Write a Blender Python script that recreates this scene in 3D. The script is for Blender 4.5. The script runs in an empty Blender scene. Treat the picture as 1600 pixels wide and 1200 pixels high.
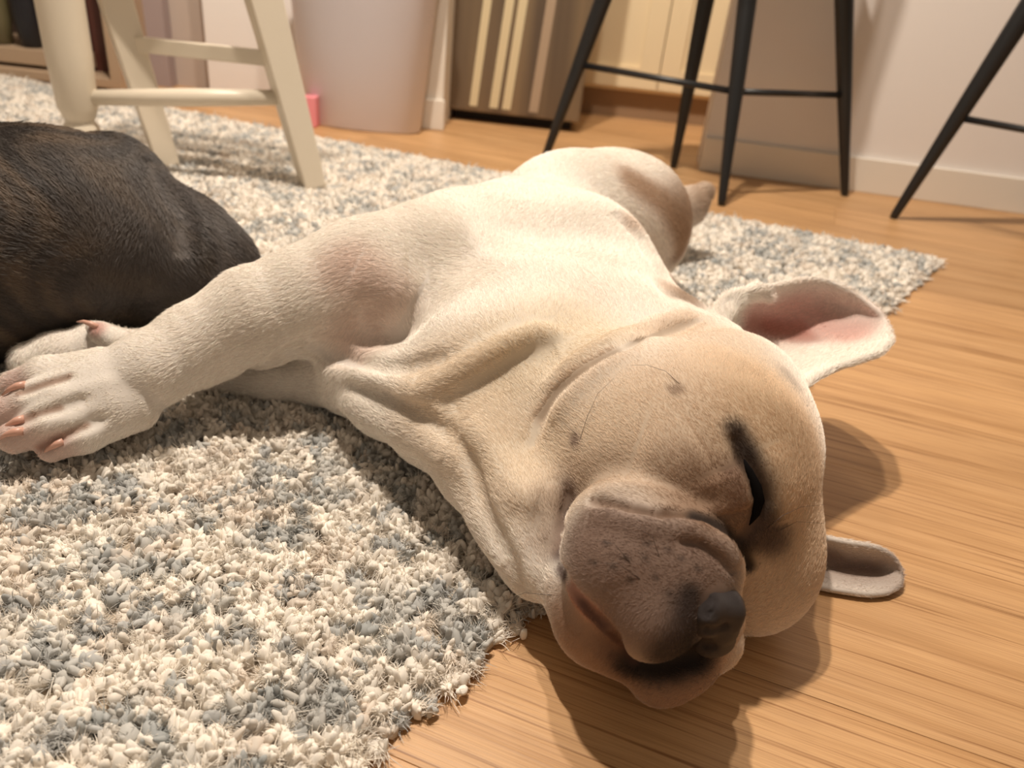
import bpy, bmesh, math, random
import numpy as np
from mathutils import Vector, Matrix
from mathutils.bvhtree import BVHTree

random.seed(7)
rng = np.random.default_rng(11)
SC = bpy.context.scene
COL = SC.collection

# ------------------------------------------------------------------ camera
FPX = 1200.0                       # focal length in pixels of the 1600 wide frame
CAM_H = 0.44                       # the phone is held low over the floor
_th = math.atan(0.11)
_d = (600 + 75) * math.cos(_th)
_pitch = math.atan(_d / FPX)
_down = np.array([-math.sin(_th) * math.cos(_pitch), math.cos(_th) * math.cos(_pitch), math.sin(_pitch)])
_fw = np.array([0, 0, 1.0]); _fw = _fw - _down * _down[2]; _fw /= np.linalg.norm(_fw)
_rt = np.cross(_down, _fw)
RM = np.array([_rt, _fw, -_down])  # camera axes (x right, y down, z forward) to the room
CAM = np.array([0, 0, CAM_H])
cd = bpy.data.cameras.new('camera'); cam = bpy.data.objects.new('camera', cd); COL.objects.link(cam)
cd.sensor_width = 36; cd.lens = 36 * FPX / 1600; cd.clip_start = 0.01
_x, _y, _z = RM[:, 0], -RM[:, 1], -RM[:, 2]
cam.matrix_world = Matrix([[_x[i], _y[i], _z[i], CAM[i]] for i in range(3)] + [[0, 0, 0, 1]])
cd.dof.use_dof = True; cd.dof.focus_distance = 0.57; cd.dof.aperture_fstop = 6.0
SC.camera = cam

# ------------------------------------------------------------------ light and exposure
SC.view_settings.view_transform = 'Standard'; SC.view_settings.look = 'None'
SC.view_settings.gamma = 1; SC.view_settings.use_curve_mapping = False
SC.view_settings.exposure = 0.37
world = bpy.data.worlds.new('world'); SC.world = world; world.use_nodes = True
wb = world.node_tree.nodes['Background']; wb.inputs[0].default_value = (1.0, 0.80, 0.60, 1); wb.inputs[1].default_value = 0.20

def point_lamp(name, loc, power, radius, color):
    l = bpy.data.lights.new(name, 'POINT'); l.energy = power; l.shadow_soft_size = radius; l.color = color
    o = bpy.data.objects.new(name, l); COL.objects.link(o); o.location = loc; return o
point_lamp('ceiling_bulb', (-0.36, 1.06, 2.40), 150, 0.035, (1.0, 0.88, 0.74))
point_lamp('ceiling_bulb', (-0.06, 1.20, 2.40), 72, 0.035, (1.0, 0.88, 0.74))
point_lamp('kitchen_bulb', (0.35, 2.25, 1.9), 12, 0.05, (1.0, 0.80, 0.56))

# ------------------------------------------------------------------ helpers
def ray(px, py):
    v = RM @ np.array([(px - 800) / FPX, (py - 600) / FPX, 1.0]); return v
def at_z(px, py, z):               # the room point seen at a pixel, at height z
    v = ray(px, py); return CAM + v * ((z - CAM_H) / v[2])
def at_y(px, py, y):               # the same on the upright plane at depth y
    v = ray(px, py); return CAM + v * (y / v[1])
def depth(p): return float((np.asarray(p) - CAM) @ RM[:, 2])
def to_px(p):
    q = RM.T @ (np.asarray(p) - CAM); return 800 + FPX * q[0] / q[2], 600 + FPX * q[1] / q[2]

def tag(o, label=None, cat=None, group=None, kind=None):
    if label: o['label'] = label
    if cat: o['category'] = cat
    if group: o['group'] = group
    if kind: o['kind'] = kind
    return o
def empty(name, loc=(0, 0, 0), rz=0.0):
    o = bpy.data.objects.new(name, None); o.empty_display_size = 0.05; COL.objects.link(o)
    o.location = loc; o.rotation_euler = (0, 0, rz); return o
def adopt(o, parent):
    if parent is not None:
        o.parent = parent
        m = parent_world(parent)
        o.matrix_parent_inverse = m.inverted()
    return o
def parent_world(p):
    m = Matrix.LocRotScale(p.location, p.rotation_euler, p.scale)
    if p.parent: m = parent_world(p.parent) @ p.matrix_parent_inverse @ m
    return m
def mesh_np(name, V, F, mat=None, parent=None, smooth=True):
    """V (n,3), F (m,3|4) arrays to a mesh object, fast."""
    me = bpy.data.meshes.new(name); V = np.asarray(V, np.float32); F = np.asarray(F, np.int32)
    k = F.shape[1]
    me.vertices.add(len(V)); me.vertices.foreach_set('co', V.ravel())
    me.loops.add(F.size); me.loops.foreach_set('vertex_index', F.ravel())
    me.polygons.add(len(F)); me.polygons.foreach_set('loop_start', np.arange(0, F.size, k, dtype=np.int32))
    me.polygons.foreach_set('loop_total', np.full(len(F), k, np.int32))
    me.polygons.foreach_set('use_smooth', np.full(len(F), smooth))
    me.update(calc_edges=True)
    if mat: me.materials.append(mat)
    o = bpy.data.objects.new(name, me); COL.objects.link(o)
    return adopt(o, parent)
def bm_obj(name, bm, mat=None, parent=None, smooth=False, bevel=0.0, seg=2):
    if bevel:
        bmesh.ops.bevel(bm, geom=list(bm.edges), offset=bevel, segments=seg, affect='EDGES', profile=0.6)
    bmesh.ops.recalc_face_normals(bm, faces=bm.faces)
    me = bpy.data.meshes.new(name); bm.to_mesh(me); bm.free()
    me.polygons.foreach_set('use_smooth', [smooth] * len(me.polygons))
    if mat: me.materials.append(mat)
    o = bpy.data.objects.new(name, me); COL.objects.link(o)
    return adopt(o, parent)
def hexa(bm, c):                   # eight corners: four below, four above
    v = [bm.verts.new(tuple(p)) for p in c]
    for f in ((0, 1, 2, 3), (4, 5, 6, 7), (0, 1, 5, 4), (1, 2, 6, 5), (2, 3, 7, 6), (3, 0, 4, 7)):
        bm.faces.new([v[i] for i in f])
def slab(bm, a, b, n, t, z0, z1):  # upright slab from a to b, thickness t towards n
    a = np.array(a[:2]); b = np.array(b[:2]); n = np.array(n[:2]) * t
    q = [a, b, b + n, a + n]
    hexa(bm, [(*p, z0) for p in q] + [(*p, z1) for p in q])
def box(bm, lo, hi):
    q = [(lo[0], lo[1]), (hi[0], lo[1]), (hi[0], hi[1]), (lo[0], hi[1])]
    hexa(bm, [(*p, lo[2]) for p in q] + [(*p, hi[2]) for p in q])
def beam(bm, a, b, w, t, up=(0, 0, 1), w2=None, t2=None):   # rectangular bar from a to b
    a = Vector(a); b = Vector(b); d = (b - a).normalized(); u = Vector(up)
    s = d.cross(u).normalized(); u = s.cross(d).normalized(); w2 = w2 or w; t2 = t2 or t
    q = [(-1, -1), (1, -1), (1, 1), (-1, 1)]
    hexa(bm, [a + s * (i * w / 2) + u * (j * t / 2) for i, j in q] + [b + s * (i * w2 / 2) + u * (j * t2 / 2) for i, j in q])
def tube(bm, pts, radii, n=16, cap=True):
    pts = [Vector(p) for p in pts]; rings = []
    ref = Vector((0.31, 0.17, 0.93))
    for i, p in enumerate(pts):
        d = (pts[min(i + 1, len(pts) - 1)] - pts[max(i - 1, 0)]).normalized()
        s = d.cross(ref).normalized(); u = s.cross(d)
        rings.append([bm.verts.new(p + (s * math.cos(2 * math.pi * k / n) + u * math.sin(2 * math.pi * k / n)) * radii[i]) for k in range(n)])
    for r0, r1 in zip(rings, rings[1:]):
        for k in range(n): bm.faces.new((r0[k], r0[(k + 1) % n], r1[(k + 1) % n], r1[k]))
    if cap: bm.faces.new(rings[0][::-1]); bm.faces.new(rings[-1])
def copy_tree(o, parent=None):
    c = o.copy(); COL.objects.link(c)
    if parent is not None: c.parent = parent; c.matrix_parent_inverse = o.matrix_parent_inverse.copy()
    for ch in list(o.children): copy_tree(ch, c)
    return c

# ------------------------------------------------------------------ materials
def mat_new(name, color=(.8, .8, .8), rough=0.6, metal=0.0, spec=0.5):
    m = bpy.data.materials.new(name); m.use_nodes = True; b = m.node_tree.nodes['Principled BSDF']
    b.inputs['Base Color'].default_value = (*color, 1); b.inputs['Roughness'].default_value = rough
    b.inputs['Metallic'].default_value = metal; b.inputs['Specular IOR Level'].default_value = spec
    return m
class NT:                           # short writing for node trees
    def __init__(s, m): s.t = m.node_tree; s.b = s.t.nodes['Principled BSDF']
    def n(s, kind, ins=None, **kw):
        x = s.t.nodes.new(kind)
        for k, v in kw.items(): setattr(x, k, v)
        for k, v in (ins or {}).items():
            if isinstance(v, bpy.types.NodeSocket): s.t.links.new(v, x.inputs[k])
            else: x.inputs[k].default_value = v
        return x
    def l(s, a, b): s.t.links.new(a, b)
    def ramp(s, fac, stops):
        r = s.n('ShaderNodeValToRGB', {'Fac': fac}); e = r.color_ramp.elements
        while len(e) < len(stops): e.new(0.5)
        for q, (p, c) in zip(e, stops): q.position = p; q.color = (*c, 1) if len(c) == 3 else c
        return r.outputs['Color']
    def mix(s, fac, a, b, mode='MIX'):
        x = s.n('ShaderNodeMix', data_type='RGBA', blend_type=mode)
        for i, v in ((0, fac), (6, a), (7, b)):
            if isinstance(v, bpy.types.NodeSocket): s.l(v, x.inputs[i])
            else: x.inputs[i].default_value = v if i == 0 or len(v) == 4 else (*v, 1)
        return x.outputs[2]
    def bump(s, h, dist, strength=1.0):
        x = s.n('ShaderNodeBump', {'Height': h, 'Distance': dist, 'Strength': strength}); s.l(x.outputs[0], s.b.inputs['Normal'])
# ------------------------------------------------------------------ solid modelling: blended volumes to one continuous skin
class Body:
    """Blended balls, tapered limbs, thin shells and skin folds, turned into one closed mesh."""
    def __init__(s): s.prims = []; s.folds = []; s.cuts = []
    def ball(s, c, r, k=0.02, sq=None, rot=None):       # sq: axis scales, rot: 3x3 axes
        s.prims.append(('b', np.array(c, float), float(r), k, None if sq is None else np.array(sq, float), rot)); return s
    def limb(s, pts, rs, k=0.02):
        for a, b, ra, rb in zip(pts, pts[1:], rs, rs[1:]):
            s.prims.append(('l', np.array(a, float), np.array(b, float), ra, rb, k))
    def shell(s, V, F, th, k=0.006):
        s.prims.append(('s', BVHTree.FromPolygons([tuple(v) for v in V], [tuple(f) for f in F]), np.asarray(V), th, k))
    def fold(s, pts, a, w): s.folds.append((np.asarray(pts, float), a, w))
    def base(s, P):
        P = np.asarray(P, float); D = np.full(len(P), 0.5)
        for p in s.prims:
            if p[0] == 'b':
                _, c, r, k, sq, rot = p; q = P - c
                if rot is not None: q = q @ rot.T
                if sq is None: d = np.sqrt((q * q).sum(1)) - r
                else:
                    e = sq * r; k0 = np.sqrt(((q / e) ** 2).sum(1)); k1 = np.sqrt(((q / e ** 2) ** 2).sum(1)) + 1e-9
                    d = k0 * (k0 - 1) / k1
                D = smin(D, d, k)
            elif p[0] == 'l':
                _, a, b, ra, rb, k = p; ab = b - a; L = ab @ ab
                h = np.clip(((P - a) @ ab) / L, 0, 1); q = P - a - h[:, None] * ab
                D = smin(D, np.sqrt((q * q).sum(1)) - (ra + (rb - ra) * h), k)
            else:
                _, bvh, V, th, k = p; lo = V.min(0) - .02; hi = V.max(0) + .02
                m = np.nonzero(((P > lo) & (P < hi)).all(1) & (D > -0.006))[0]
                if len(m):
                    d = np.empty(len(m))
                    for j, i in enumerate(m):
                        r_ = bvh.find_nearest(Vector(P[i]), 0.03); d[j] = 0.03 if r_[3] is None else r_[3]
                    D[m] = smin(D[m], d - th, k)
        return D
    def __call__(s, P):
        P = np.asarray(P, float); D = s.base(P)
        near = np.nonzero(np.abs(D) < 0.03)[0]; Q = P[near]
        add = np.zeros(len(Q))
        for pts, a, w in s.folds:
            lo = pts.min(0) - 3 * w; hi = pts.max(0) + 3 * w
            m = np.nonzero(((Q > lo) & (Q < hi)).all(1))[0]
            if not len(m): continue
            R = Q[m]; best = np.full(len(m), 1e9); T = np.zeros(len(m)); n = len(pts) - 1
            for j, (p, q) in enumerate(zip(pts, pts[1:])):
                ab = q - p; h = np.clip(((R - p) @ ab) / (ab @ ab), 0, 1); e = R - p - h[:, None] * ab
                dd = (e * e).sum(1); u = dd < best; best[u] = dd[u]; T[u] = (j + h[u]) / n
            fade = np.clip(np.minimum(T, 1 - T) * 5, 0, 1) ** .6 if n > 1 else 1.0
            add[m] += a * np.exp(-best / w ** 2) * (0.15 + .85 * fade)
        D[near] -= add
        return D
    def grad(s, P, e=0.0012, f=None):
        f = f or s; T = np.array([[1, -1, -1], [-1, -1, 1], [-1, 1, -1], [1, 1, 1.]])
        g = sum(t * f(P + t * e)[:, None] for t in T); return g / (np.linalg.norm(g, axis=1, keepdims=True) + 1e-12)
    def trace(s, pxs, f=None, tmax=1.9):                # where the sight lines of these picture points meet the skin
        f = f or s.base; pxs = np.atleast_2d(np.asarray(pxs, float))[:, :2]
        d = np.array([ray(*p) for p in pxs]); d /= np.linalg.norm(d, axis=1, keepdims=True); t = np.full(len(d), 0.25)
        bt = t.copy(); bd = np.full(len(d), 9.)
        for _ in range(160):
            ac = np.nonzero((bd >= 2e-4) & (t < tmax))[0]
            if not len(ac): break
            v = f(CAM + d[ac] * t[ac, None]); u = v < bd[ac]; bd[ac[u]] = v[u]; bt[ac[u]] = t[ac[u]]
            t[ac] += np.maximum(v * .8, 2e-4)
        return CAM + d * bt[:, None]
    def mesh(s, h, lo, hi, cut=None):
        lo = np.array(lo, float); n = np.ceil((np.array(hi) - lo) / h / 4).astype(int) * 4 + 1
        c = 4 * h; nc = (n - 1) // 4
        g = [lo[i] + c * (np.arange(nc[i]) + .5) for i in range(3)]
        G = np.stack(np.meshgrid(*g, indexing='ij'), -1).reshape(-1, 3)
        D = np.concatenate([s.base(q) for q in np.array_split(G, 8)]).reshape(nc)
        act = np.argwhere(np.abs(D) < c * 1.25 + 0.004)
        A = np.full(n, 1.0, np.float32)
        up = np.repeat(np.repeat(np.repeat(D, 4, 0), 4, 1), 4, 2)
        A[:-1, :-1, :-1] = up; del up
        off = np.stack(np.meshgrid(*[np.arange(5)] * 3, indexing='ij'), -1).reshape(-1, 3)
        I = (act[:, None] * 4 + off).reshape(-1, 3)
        lin = np.unique(np.ravel_multi_index(I.T, n)); I = np.stack(np.unravel_index(lin, n), 1)
        val = np.concatenate([s(lo + q * h) for q in np.array_split(I, max(1, len(I) // 300000))])
        A.ravel()[lin] = val
        S = A < 0
        cnt = np.zeros(n - 1, np.int8)
        for a in (0, 1):
            for b in (0, 1):
                for d in (0, 1): cnt += S[a:n[0] - 1 + a, b:n[1] - 1 + b, d:n[2] - 1 + d]
        cells = np.argwhere((cnt > 0) & (cnt < 8)); idx = np.full(n - 1, -1, np.int32); idx[tuple(cells.T)] = np.arange(len(cells))
        acc = np.zeros((len(cells), 3)); num = np.zeros(len(cells))
        cor = [(a, b, d) for a in (0, 1) for b in (0, 1) for d in (0, 1)]
        for p in cor:
            for ax in range(3):
                if p[ax]: continue
                q = list(p); q[ax] = 1
                va = A[tuple((cells + p).T)]; vb = A[tuple((cells + q).T)]; m = (va < 0) != (vb < 0)
                t = np.where(m, va / np.where(m, va - vb, 1), 0)
                e = np.tile(np.array(p, float), (len(cells), 1)); e[:, ax] = t
                acc[m] += e[m]; num[m] += 1
        V = lo + (cells + acc / num[:, None]) * h
        F = []
        for ax in range(3):
            b, d = (ax + 1) % 3, (ax + 2) % 3
            sl0 = [slice(None)] * 3; sl1 = [slice(None)] * 3; sl0[ax] = slice(0, -1); sl1[ax] = slice(1, None)
            ch = S[tuple(sl0)] != S[tuple(sl1)]; e = np.argwhere(ch)
            e = e[(e[:, b] > 0) & (e[:, d] > 0) & (e[:, b] < n[b] - 1) & (e[:, d] < n[d] - 1)]
            flip = S[tuple(e.T)]
            q = []
            for ub, ud in ((1, 1), (0, 1), (0, 0), (1, 0)):
                w = e.copy(); w[:, b] -= ub; w[:, d] -= ud; q.append(idx[tuple(w.T)])
            q = np.stack(q, 1); q[~flip] = q[~flip][:, ::-1]; F.append(q)
        F = np.concatenate(F); F = F[(F >= 0).all(1)]
        for _ in range(1):
            N = np.concatenate([s.grad(q) for q in np.array_split(V, 4)])
            dv = np.concatenate([s(q) for q in np.array_split(V, 4)])
            V = V - N * np.clip(dv, -h * .6, h * .6)[:, None] * .9
        return V, F, N
def caster(V, F):                    # the same on a finished skin
    bv = BVHTree.FromPolygons(V.tolist(), F.tolist()); c0 = Vector(CAM)
    def X(*pts):
        out = []
        for p in pts:
            for dx, dy in ((0, 0), (6, 0), (-6, 0), (0, 6), (0, -6), (14, 0), (-14, 0), (0, 14), (0, -14), (25, 0), (-25, 0), (0, 25), (0, -25)):
                h = bv.ray_cast(c0, Vector(ray(p[0] + dx, p[1] + dy)))
                if h[0] is not None: break
            out.append(np.array(h[0] if h[0] is not None else CAM + ray(*p)))
        return np.array(out)
    return X
def smin(a, b, k):
    h = np.clip(k - np.abs(a - b), 0, None) / k
    return np.minimum(a, b) - h * h * k * .25

def ball_px(px, py, rpx, z=None, rest=0.0, sink=1.0):
    """Centre and radius of a ball that shows at this place and size in the picture; z its height, else it lies on the floor."""
    if z is not None:
        c = at_z(px, py, z); return c, rpx * depth(c) / FPX
    z = 0.08
    for _ in range(12):
        c = at_z(px, py, z); r = rpx * depth(c) / FPX; z = rest + r * sink
    return at_z(px, py, z), r

def patch(rows, nu=28, nv=16):     # smooth sheet through a grid of points
    R = np.array(rows, float)
    def cr(P, n):
        P = np.concatenate([[2 * P[0] - P[1]], P, [2 * P[-1] - P[-2]]]); m = len(P) - 3; out = []
        for t in np.linspace(0, m - 1e-6, n):
            i = int(t); u = t - i; a, b, c, d = P[i:i + 4]
            out.append(.5 * (2 * b + (c - a) * u + (2 * a - 5 * b + 4 * c - d) * u * u + (3 * b - a - 3 * c + d) * u ** 3))
        return np.array(out)
    R = cr(R, nu); R = np.stack([cr(q, nv) for q in R])
    V = R.reshape(-1, 3); F = [(i * nv + j, i * nv + j + 1, (i + 1) * nv + j + 1, (i + 1) * nv + j) for i in range(nu - 1) for j in range(nv - 1)]
    return V, F
def sheet(name, rows, th, mat, parent, nu=28, nv=16):
    V, F = patch(rows, nu, nv); return V, F

def fur(name, V, F, N, dens, length, flow, color, mat, parent, lift=0.35, rad=0.00011, n_seg=4, seed=1, curl=.13):
    """Short hairs rooted on a skin; dens = hairs per m2 at each face centre (array)."""
    g = np.random.default_rng(seed)
    a, b, c, d = (V[F[:, i]] for i in range(4))
    ar = .5 * (np.linalg.norm(np.cross(b - a, c - a), axis=1) + np.linalg.norm(np.cross(c - a, d - a), axis=1))
    k = g.poisson(ar * dens); f = np.repeat(np.arange(len(F)), k); n = len(f)
    u, v = g.random(n)[:, None], g.random(n)[:, None]
    bl = lambda X: (X[F[f, 0]] * (1 - u) + X[F[f, 1]] * u) * (1 - v) + (X[F[f, 3]] * (1 - u) + X[F[f, 2]] * u) * v
    P = bl(V); M = bl(N); M /= np.linalg.norm(M, axis=1, keepdims=True)
    D = flow(P); D = D + g.normal(0, .15, D.shape); D -= M * (D * M).sum(1)[:, None]; D /= np.linalg.norm(D, axis=1, keepdims=True) + 1e-9
    L = (length(P) * g.uniform(.65, 1.2, n))[:, None]
    li = lift * g.uniform(.5, 1.6, n)[:, None]
    bend = g.normal(0, curl, (n, 3))
    pts = np.empty((n, n_seg, 3), np.float32)
    for j in range(n_seg):
        t = j / (n_seg - 1); dirn = D + M * li * (1 - .55 * t) + bend * t * .5
        pts[:, j] = P - M * .0004 + dirn * (L * t)
    pts[..., 2] = np.maximum(pts[..., 2], 0.0008)
    cv = bpy.data.hair_curves.new(name); cv.add_curves([n_seg] * n)
    cv.attributes['position'].data.foreach_set('vector', pts.ravel()) if 'position' in cv.attributes else cv.points.foreach_set('position', pts.ravel())
    ra = cv.attributes.get('radius') or cv.attributes.new('radius', 'FLOAT', 'POINT')
    prof = np.array([1, .95, .75, .25] if n_seg == 4 else np.linspace(1, .2, n_seg), np.float32) * rad
    dist = np.linalg.norm(P - CAM, axis=1).astype(np.float32)
    ra.data.foreach_set('value', (prof[None] * np.clip(dist / .55, .9, 2.4)[:, None]).astype(np.float32).ravel())
    ca = cv.attributes.new('tint', 'FLOAT_COLOR', 'CURVE'); C = np.ones((n, 4), np.float32)
    C[:, :3] = np.clip(color(P) * g.uniform(.88, 1.1, (n, 1)), 0, 1); ca.data.foreach_set('color', C.ravel())
    cv.materials.append(mat); o = bpy.data.objects.new(name, cv); COL.objects.link(o); o['kind'] = 'stuff'
    return adopt(o, parent), n
def tint_mesh(o, V, color):
    at = o.data.attributes.new('tint', 'FLOAT_COLOR', 'POINT'); C = np.ones((len(V), 4), np.float32); C[:, :3] = np.clip(color(V), 0, 1)
    at.data.foreach_set('color', C.ravel())
def tint_mat(name, rough=.75, spec=.25, hair=False):
    m = mat_new(name, rough=rough, spec=spec); t = NT(m)
    a = t.n('ShaderNodeAttribute', attribute_name='tint'); t.l(a.outputs['Color'], t.b.inputs['Base Color'])
    return m
def blotches(base, spots):
    """Colour of the coat, painted shade included: base plus soft patches (centre points, radius, colour, strength)."""
    sp = [(np.atleast_2d(c), r, np.array(col), w) for c, r, col, w in spots]
    def f(P):
        C = np.tile(np.array(base, float), (len(P), 1))
        for c, r, col, w in sp:
            if len(c) == 1: d2 = ((P - c[0]) ** 2).sum(1)
            else:
                d2 = np.full(len(P), 1e9)
                for p, q in zip(c, c[1:]):
                    ab = q - p; h = np.clip(((P - p) @ ab) / (ab @ ab + 1e-12), 0, 1); e = P - p - h[:, None] * ab; d2 = np.minimum(d2, (e * e).sum(1))
            k = (w * np.exp(-(d2 / r ** 2) ** 1.5))[:, None]
            C = C * (1 - k) + col * k
        return C
    return f
# ------------------------------------------------------------------ the room
def wood_mat(name, ang):
    m = mat_new(name, rough=.42, spec=.4); t = NT(m)
    g = t.n('ShaderNodeNewGeometry'); oi = t.n('ShaderNodeObjectInfo')
    mp = t.n('ShaderNodeMapping', {'Vector': g.outputs['Position'], 'Rotation': (0, 0, -ang)})
    off = t.n('ShaderNodeMath', {0: oi.outputs['Random'], 1: 7.0}, operation='MULTIPLY')
    cx = t.n('ShaderNodeCombineXYZ', {'X': off.outputs[0], 'Y': off.outputs[0]})
    ad = t.n('ShaderNodeVectorMath', {0: mp.outputs[0], 1: cx.outputs[0]}, operation='ADD')
    s1 = t.n('ShaderNodeVectorMath', {0: ad.outputs[0], 1: (1.1, 46, 1)}, operation='MULTIPLY')
    n1 = t.n('ShaderNodeTexNoise', {'Vector': s1.outputs[0], 'Scale': 1.0, 'Detail': 3.0, 'Roughness': .55, 'Distortion': .25})
    s2 = t.n('ShaderNodeVectorMath', {0: ad.outputs[0], 1: (3.2, 260, 1)}, operation='MULTIPLY')
    n2 = t.n('ShaderNodeTexNoise', {'Vector': s2.outputs[0], 'Scale': 1.0, 'Detail': 4.0, 'Roughness': .6})
    s3 = t.n('ShaderNodeVectorMath', {0: ad.outputs[0], 1: (14, 900, 1)}, operation='MULTIPLY')
    n3 = t.n('ShaderNodeTexNoise', {'Vector': s3.outputs[0], 'Scale': 1.0, 'Detail': 2.0})
    s4 = t.n('ShaderNodeVectorMath', {0: ad.outputs[0], 1: (2.0, 9, 1)}, operation='MULTIPLY')
    n4 = t.n('ShaderNodeTexNoise', {'Vector': s4.outputs[0], 'Scale': 1.0, 'Detail': 2.0, 'Distortion': 1.2})
    c = t.ramp(n1.outputs['Fac'], [(.28, (.44, .245, .108)), (.42, (.54, .318, .150)), (.58, (.59, .358, .178)), (.74, (.49, .282, .130))])
    pores = t.ramp(n2.outputs['Fac'], [(.34, (.52, .42, .34)), (.46, (1, 1, 1))])
    c = t.mix(.95, c, pores, 'MULTIPLY')
    fine = t.ramp(n3.outputs['Fac'], [(.3, (.80, .76, .72)), (.6, (1.06, 1.05, 1.04))])
    c = t.mix(.8, c, fine, 'MULTIPLY')
    wide = t.ramp(n4.outputs['Fac'], [(.3, (.86, .82, .78)), (.65, (1.06, 1.05, 1.03))])
    c = t.mix(.8, c, wide, 'MULTIPLY')
    v = t.n('ShaderNodeMapRange', {'Value': oi.outputs['Random'], 'To Min': .90, 'To Max': 1.06})
    c = t.mix(1.0, c, v.outputs[0], 'MULTIPLY')
    t.l(c, t.b.inputs['Base Color'])
    t.bump(n2.outputs['Fac'], .0004, .5)
    return m
ANG = math.radians(-18.0)
wood = wood_mat('oak_laminate', ANG)
dark_gap = mat_new('gap', (.10, .05, .025), .8)
floor = mesh_np('floor', [(-4.2, -2., -.012), (4.3, -2., -.012), (4.3, 4.9, -.012), (-4.2, 4.9, -.012)], [(0, 1, 2, 3)], dark_gap)
tag(floor, kind='structure')
PW, PL, GAP = .165, 2.4, .00015
bm = bmesh.new(); box(bm, (GAP, GAP, -.012), (PL - GAP, PW - GAP, 0))
plank0 = bm_obj('plank', bm, wood, None, bevel=.0003, seg=1)
pm = plank0.data; first = True
ca, sa = math.cos(ANG), math.sin(ANG)
o0 = at_z(1291, 721, 0)             # a joint seen beside the dog's head
for j in range(-14, 26):
    sh = (j * .47 + .18) % 1 * PL
    for i in range(-3, 3):
        lx, ly = i * PL + sh, j * PW
        x = o0[0] + lx * ca - ly * sa; y = o0[1] + lx * sa + ly * ca
        mx, my = x + PL / 2 * ca, y + PL / 2 * sa
        if not (-2.9 < mx < 3.0 and -1.3 < my < 4.2): continue
        if first: p = plank0; first = False
        else: p = plank0.copy(); COL.objects.link(p)
        p.location = (x, y, 0); p.rotation_euler = (0, 0, ANG); p.parent = floor

def paint(name, col, rough=.6):
    m = mat_new(name, col, rough, spec=.35); t = NT(m)
    n = t.n('ShaderNodeTexNoise', {'Scale': 60.0, 'Detail': 3.0}); t.bump(n.outputs['Fac'], .0006, .3)
    return m
white_wall = paint('wall_paint', (.82, .77, .74)); trim_white = paint('trim_paint', (.80, .74, .66), .45)
shaded_wall = paint('shaded_wall_paint', (.36, .29, .285)); cream_paint = paint('cabinet_cream', (.80, .66, .44), .5)  # the mauve tone puts the shade of these walls into their colour

# right wall with its baseboard
WA = at_z(1092, 266, 0); WB = at_z(1600, 335, 0); wd = (WB - WA) / np.linalg.norm(WB - WA)
wn = np.array([-wd[1], wd[0], 0.])   # away from the camera
if wn[1] < 0: wn = -wn
WB = WA + wd * 2.4
bm = bmesh.new(); slab(bm, WA + wn * .012, WB + wn * .012, wn, .12, 0, 2.4); tag(bm_obj('wall_right', bm, white_wall), kind='structure')
bm = bmesh.new(); slab(bm, WA, WB, wn, .0118, 0, .082); tag(bm_obj('baseboard_right', bm, trim_white, bevel=.002), kind='structure')
# kitchen run behind: cream cupboards on a toe kick
KY = at_z(1000, 190, 0)[1]; KX0 = at_z(905, 190, 0)[0] - .25; KX1 = at_z(1115, 190, 0)[0] + .5
kit = empty('kitchen_cabinet', (KX0, KY, 0)); tag(kit, 'cream kitchen cupboard on a brown toe kick behind the bar stools', 'cabinet')
bm = bmesh.new(); box(bm, (KX0, KY + .045, 0), (KX1, KY + .6, .085)); bm_obj('toe_kick', bm, mat_new('toe_brown', (.30, .19, .11), .6), kit)
bm = bmesh.new(); box(bm, (KX0, KY + .022, .086), (KX1, KY + .6, .86)); bm_obj('carcass', bm, cream_paint, kit)
dx = at_y(1035, 90, KY)[0]; dw = .50
for k in (-1, 0):
    x0, x1 = dx + k * dw + .002, dx + (k + 1) * dw - .002
    bm = bmesh.new(); z0, z1 = .10, .84; s = .062
    for lo, hi in (((x0, KY, z0), (x0 + s, KY + .02, z1)), ((x1 - s, KY, z0), (x1, KY + .02, z1)), ((x0 + s, KY, z0), (x1 - s, KY + .02, z0 + s)), ((x0 + s, KY, z1 - s), (x1 - s, KY + .02, z1)), ((x0 + s, KY + .010, z0 + s), (x1 - s, KY + .02, z1 - s))): box(bm, lo, hi)
    d_ = bm_obj('door', bm, cream_paint, kit)
bm = bmesh.new(); box(bm, (dx + dw + .004, KY, .10), (KX1, KY + .02, .84)); bm_obj('door', bm, cream_paint, kit)
bm = bmesh.new(); box(bm, (KX0 - .02, KY - .02, .862), (KX1, KY + .62, .90)); tag(bm_obj('worktop', bm, mat_new('worktop_grey', (.4, .36, .32), .4), bevel=.003), 'pale worktop over the cream kitchen cupboard', 'worktop')

# brown steel fronted appliance with pale inlaid strips that imitate reflected light
PY = at_z(790, 197, 0)[1]; PX0 = at_y(697, 190, PY)[0]; PX1 = at_y(905, 190, PY)[0]
app = empty('steel_appliance', (PX0, PY, 0)); tag(app, 'brown-grey brushed metal appliance with painted pale slanting reflections beside the pillar', 'appliance')
steel = mat_new('brown_steel', (.30, .22, .155), .42, .35); t = NT(steel)
g_ = t.n('ShaderNodeNewGeometry'); s_ = t.n('ShaderNodeVectorMath', {0: g_.outputs['Position'], 1: (14, 1, .6)}, operation='MULTIPLY')
n_ = t.n('ShaderNodeTexNoise', {'Vector': s_.outputs[0], 'Scale': 1.0, 'Detail': 2.0})
t.l(t.ramp(n_.outputs['Fac'], [(.35, (.13, .095, .068)), (.65, (.25, .18, .11))]), t.b.inputs['Base Color'])
bm = bmesh.new(); box(bm, (PX0 + .004, PY, .030), (PX1, PY + .28, .88)); bm_obj('front_panel', bm, steel, app, bevel=.006)
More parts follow.
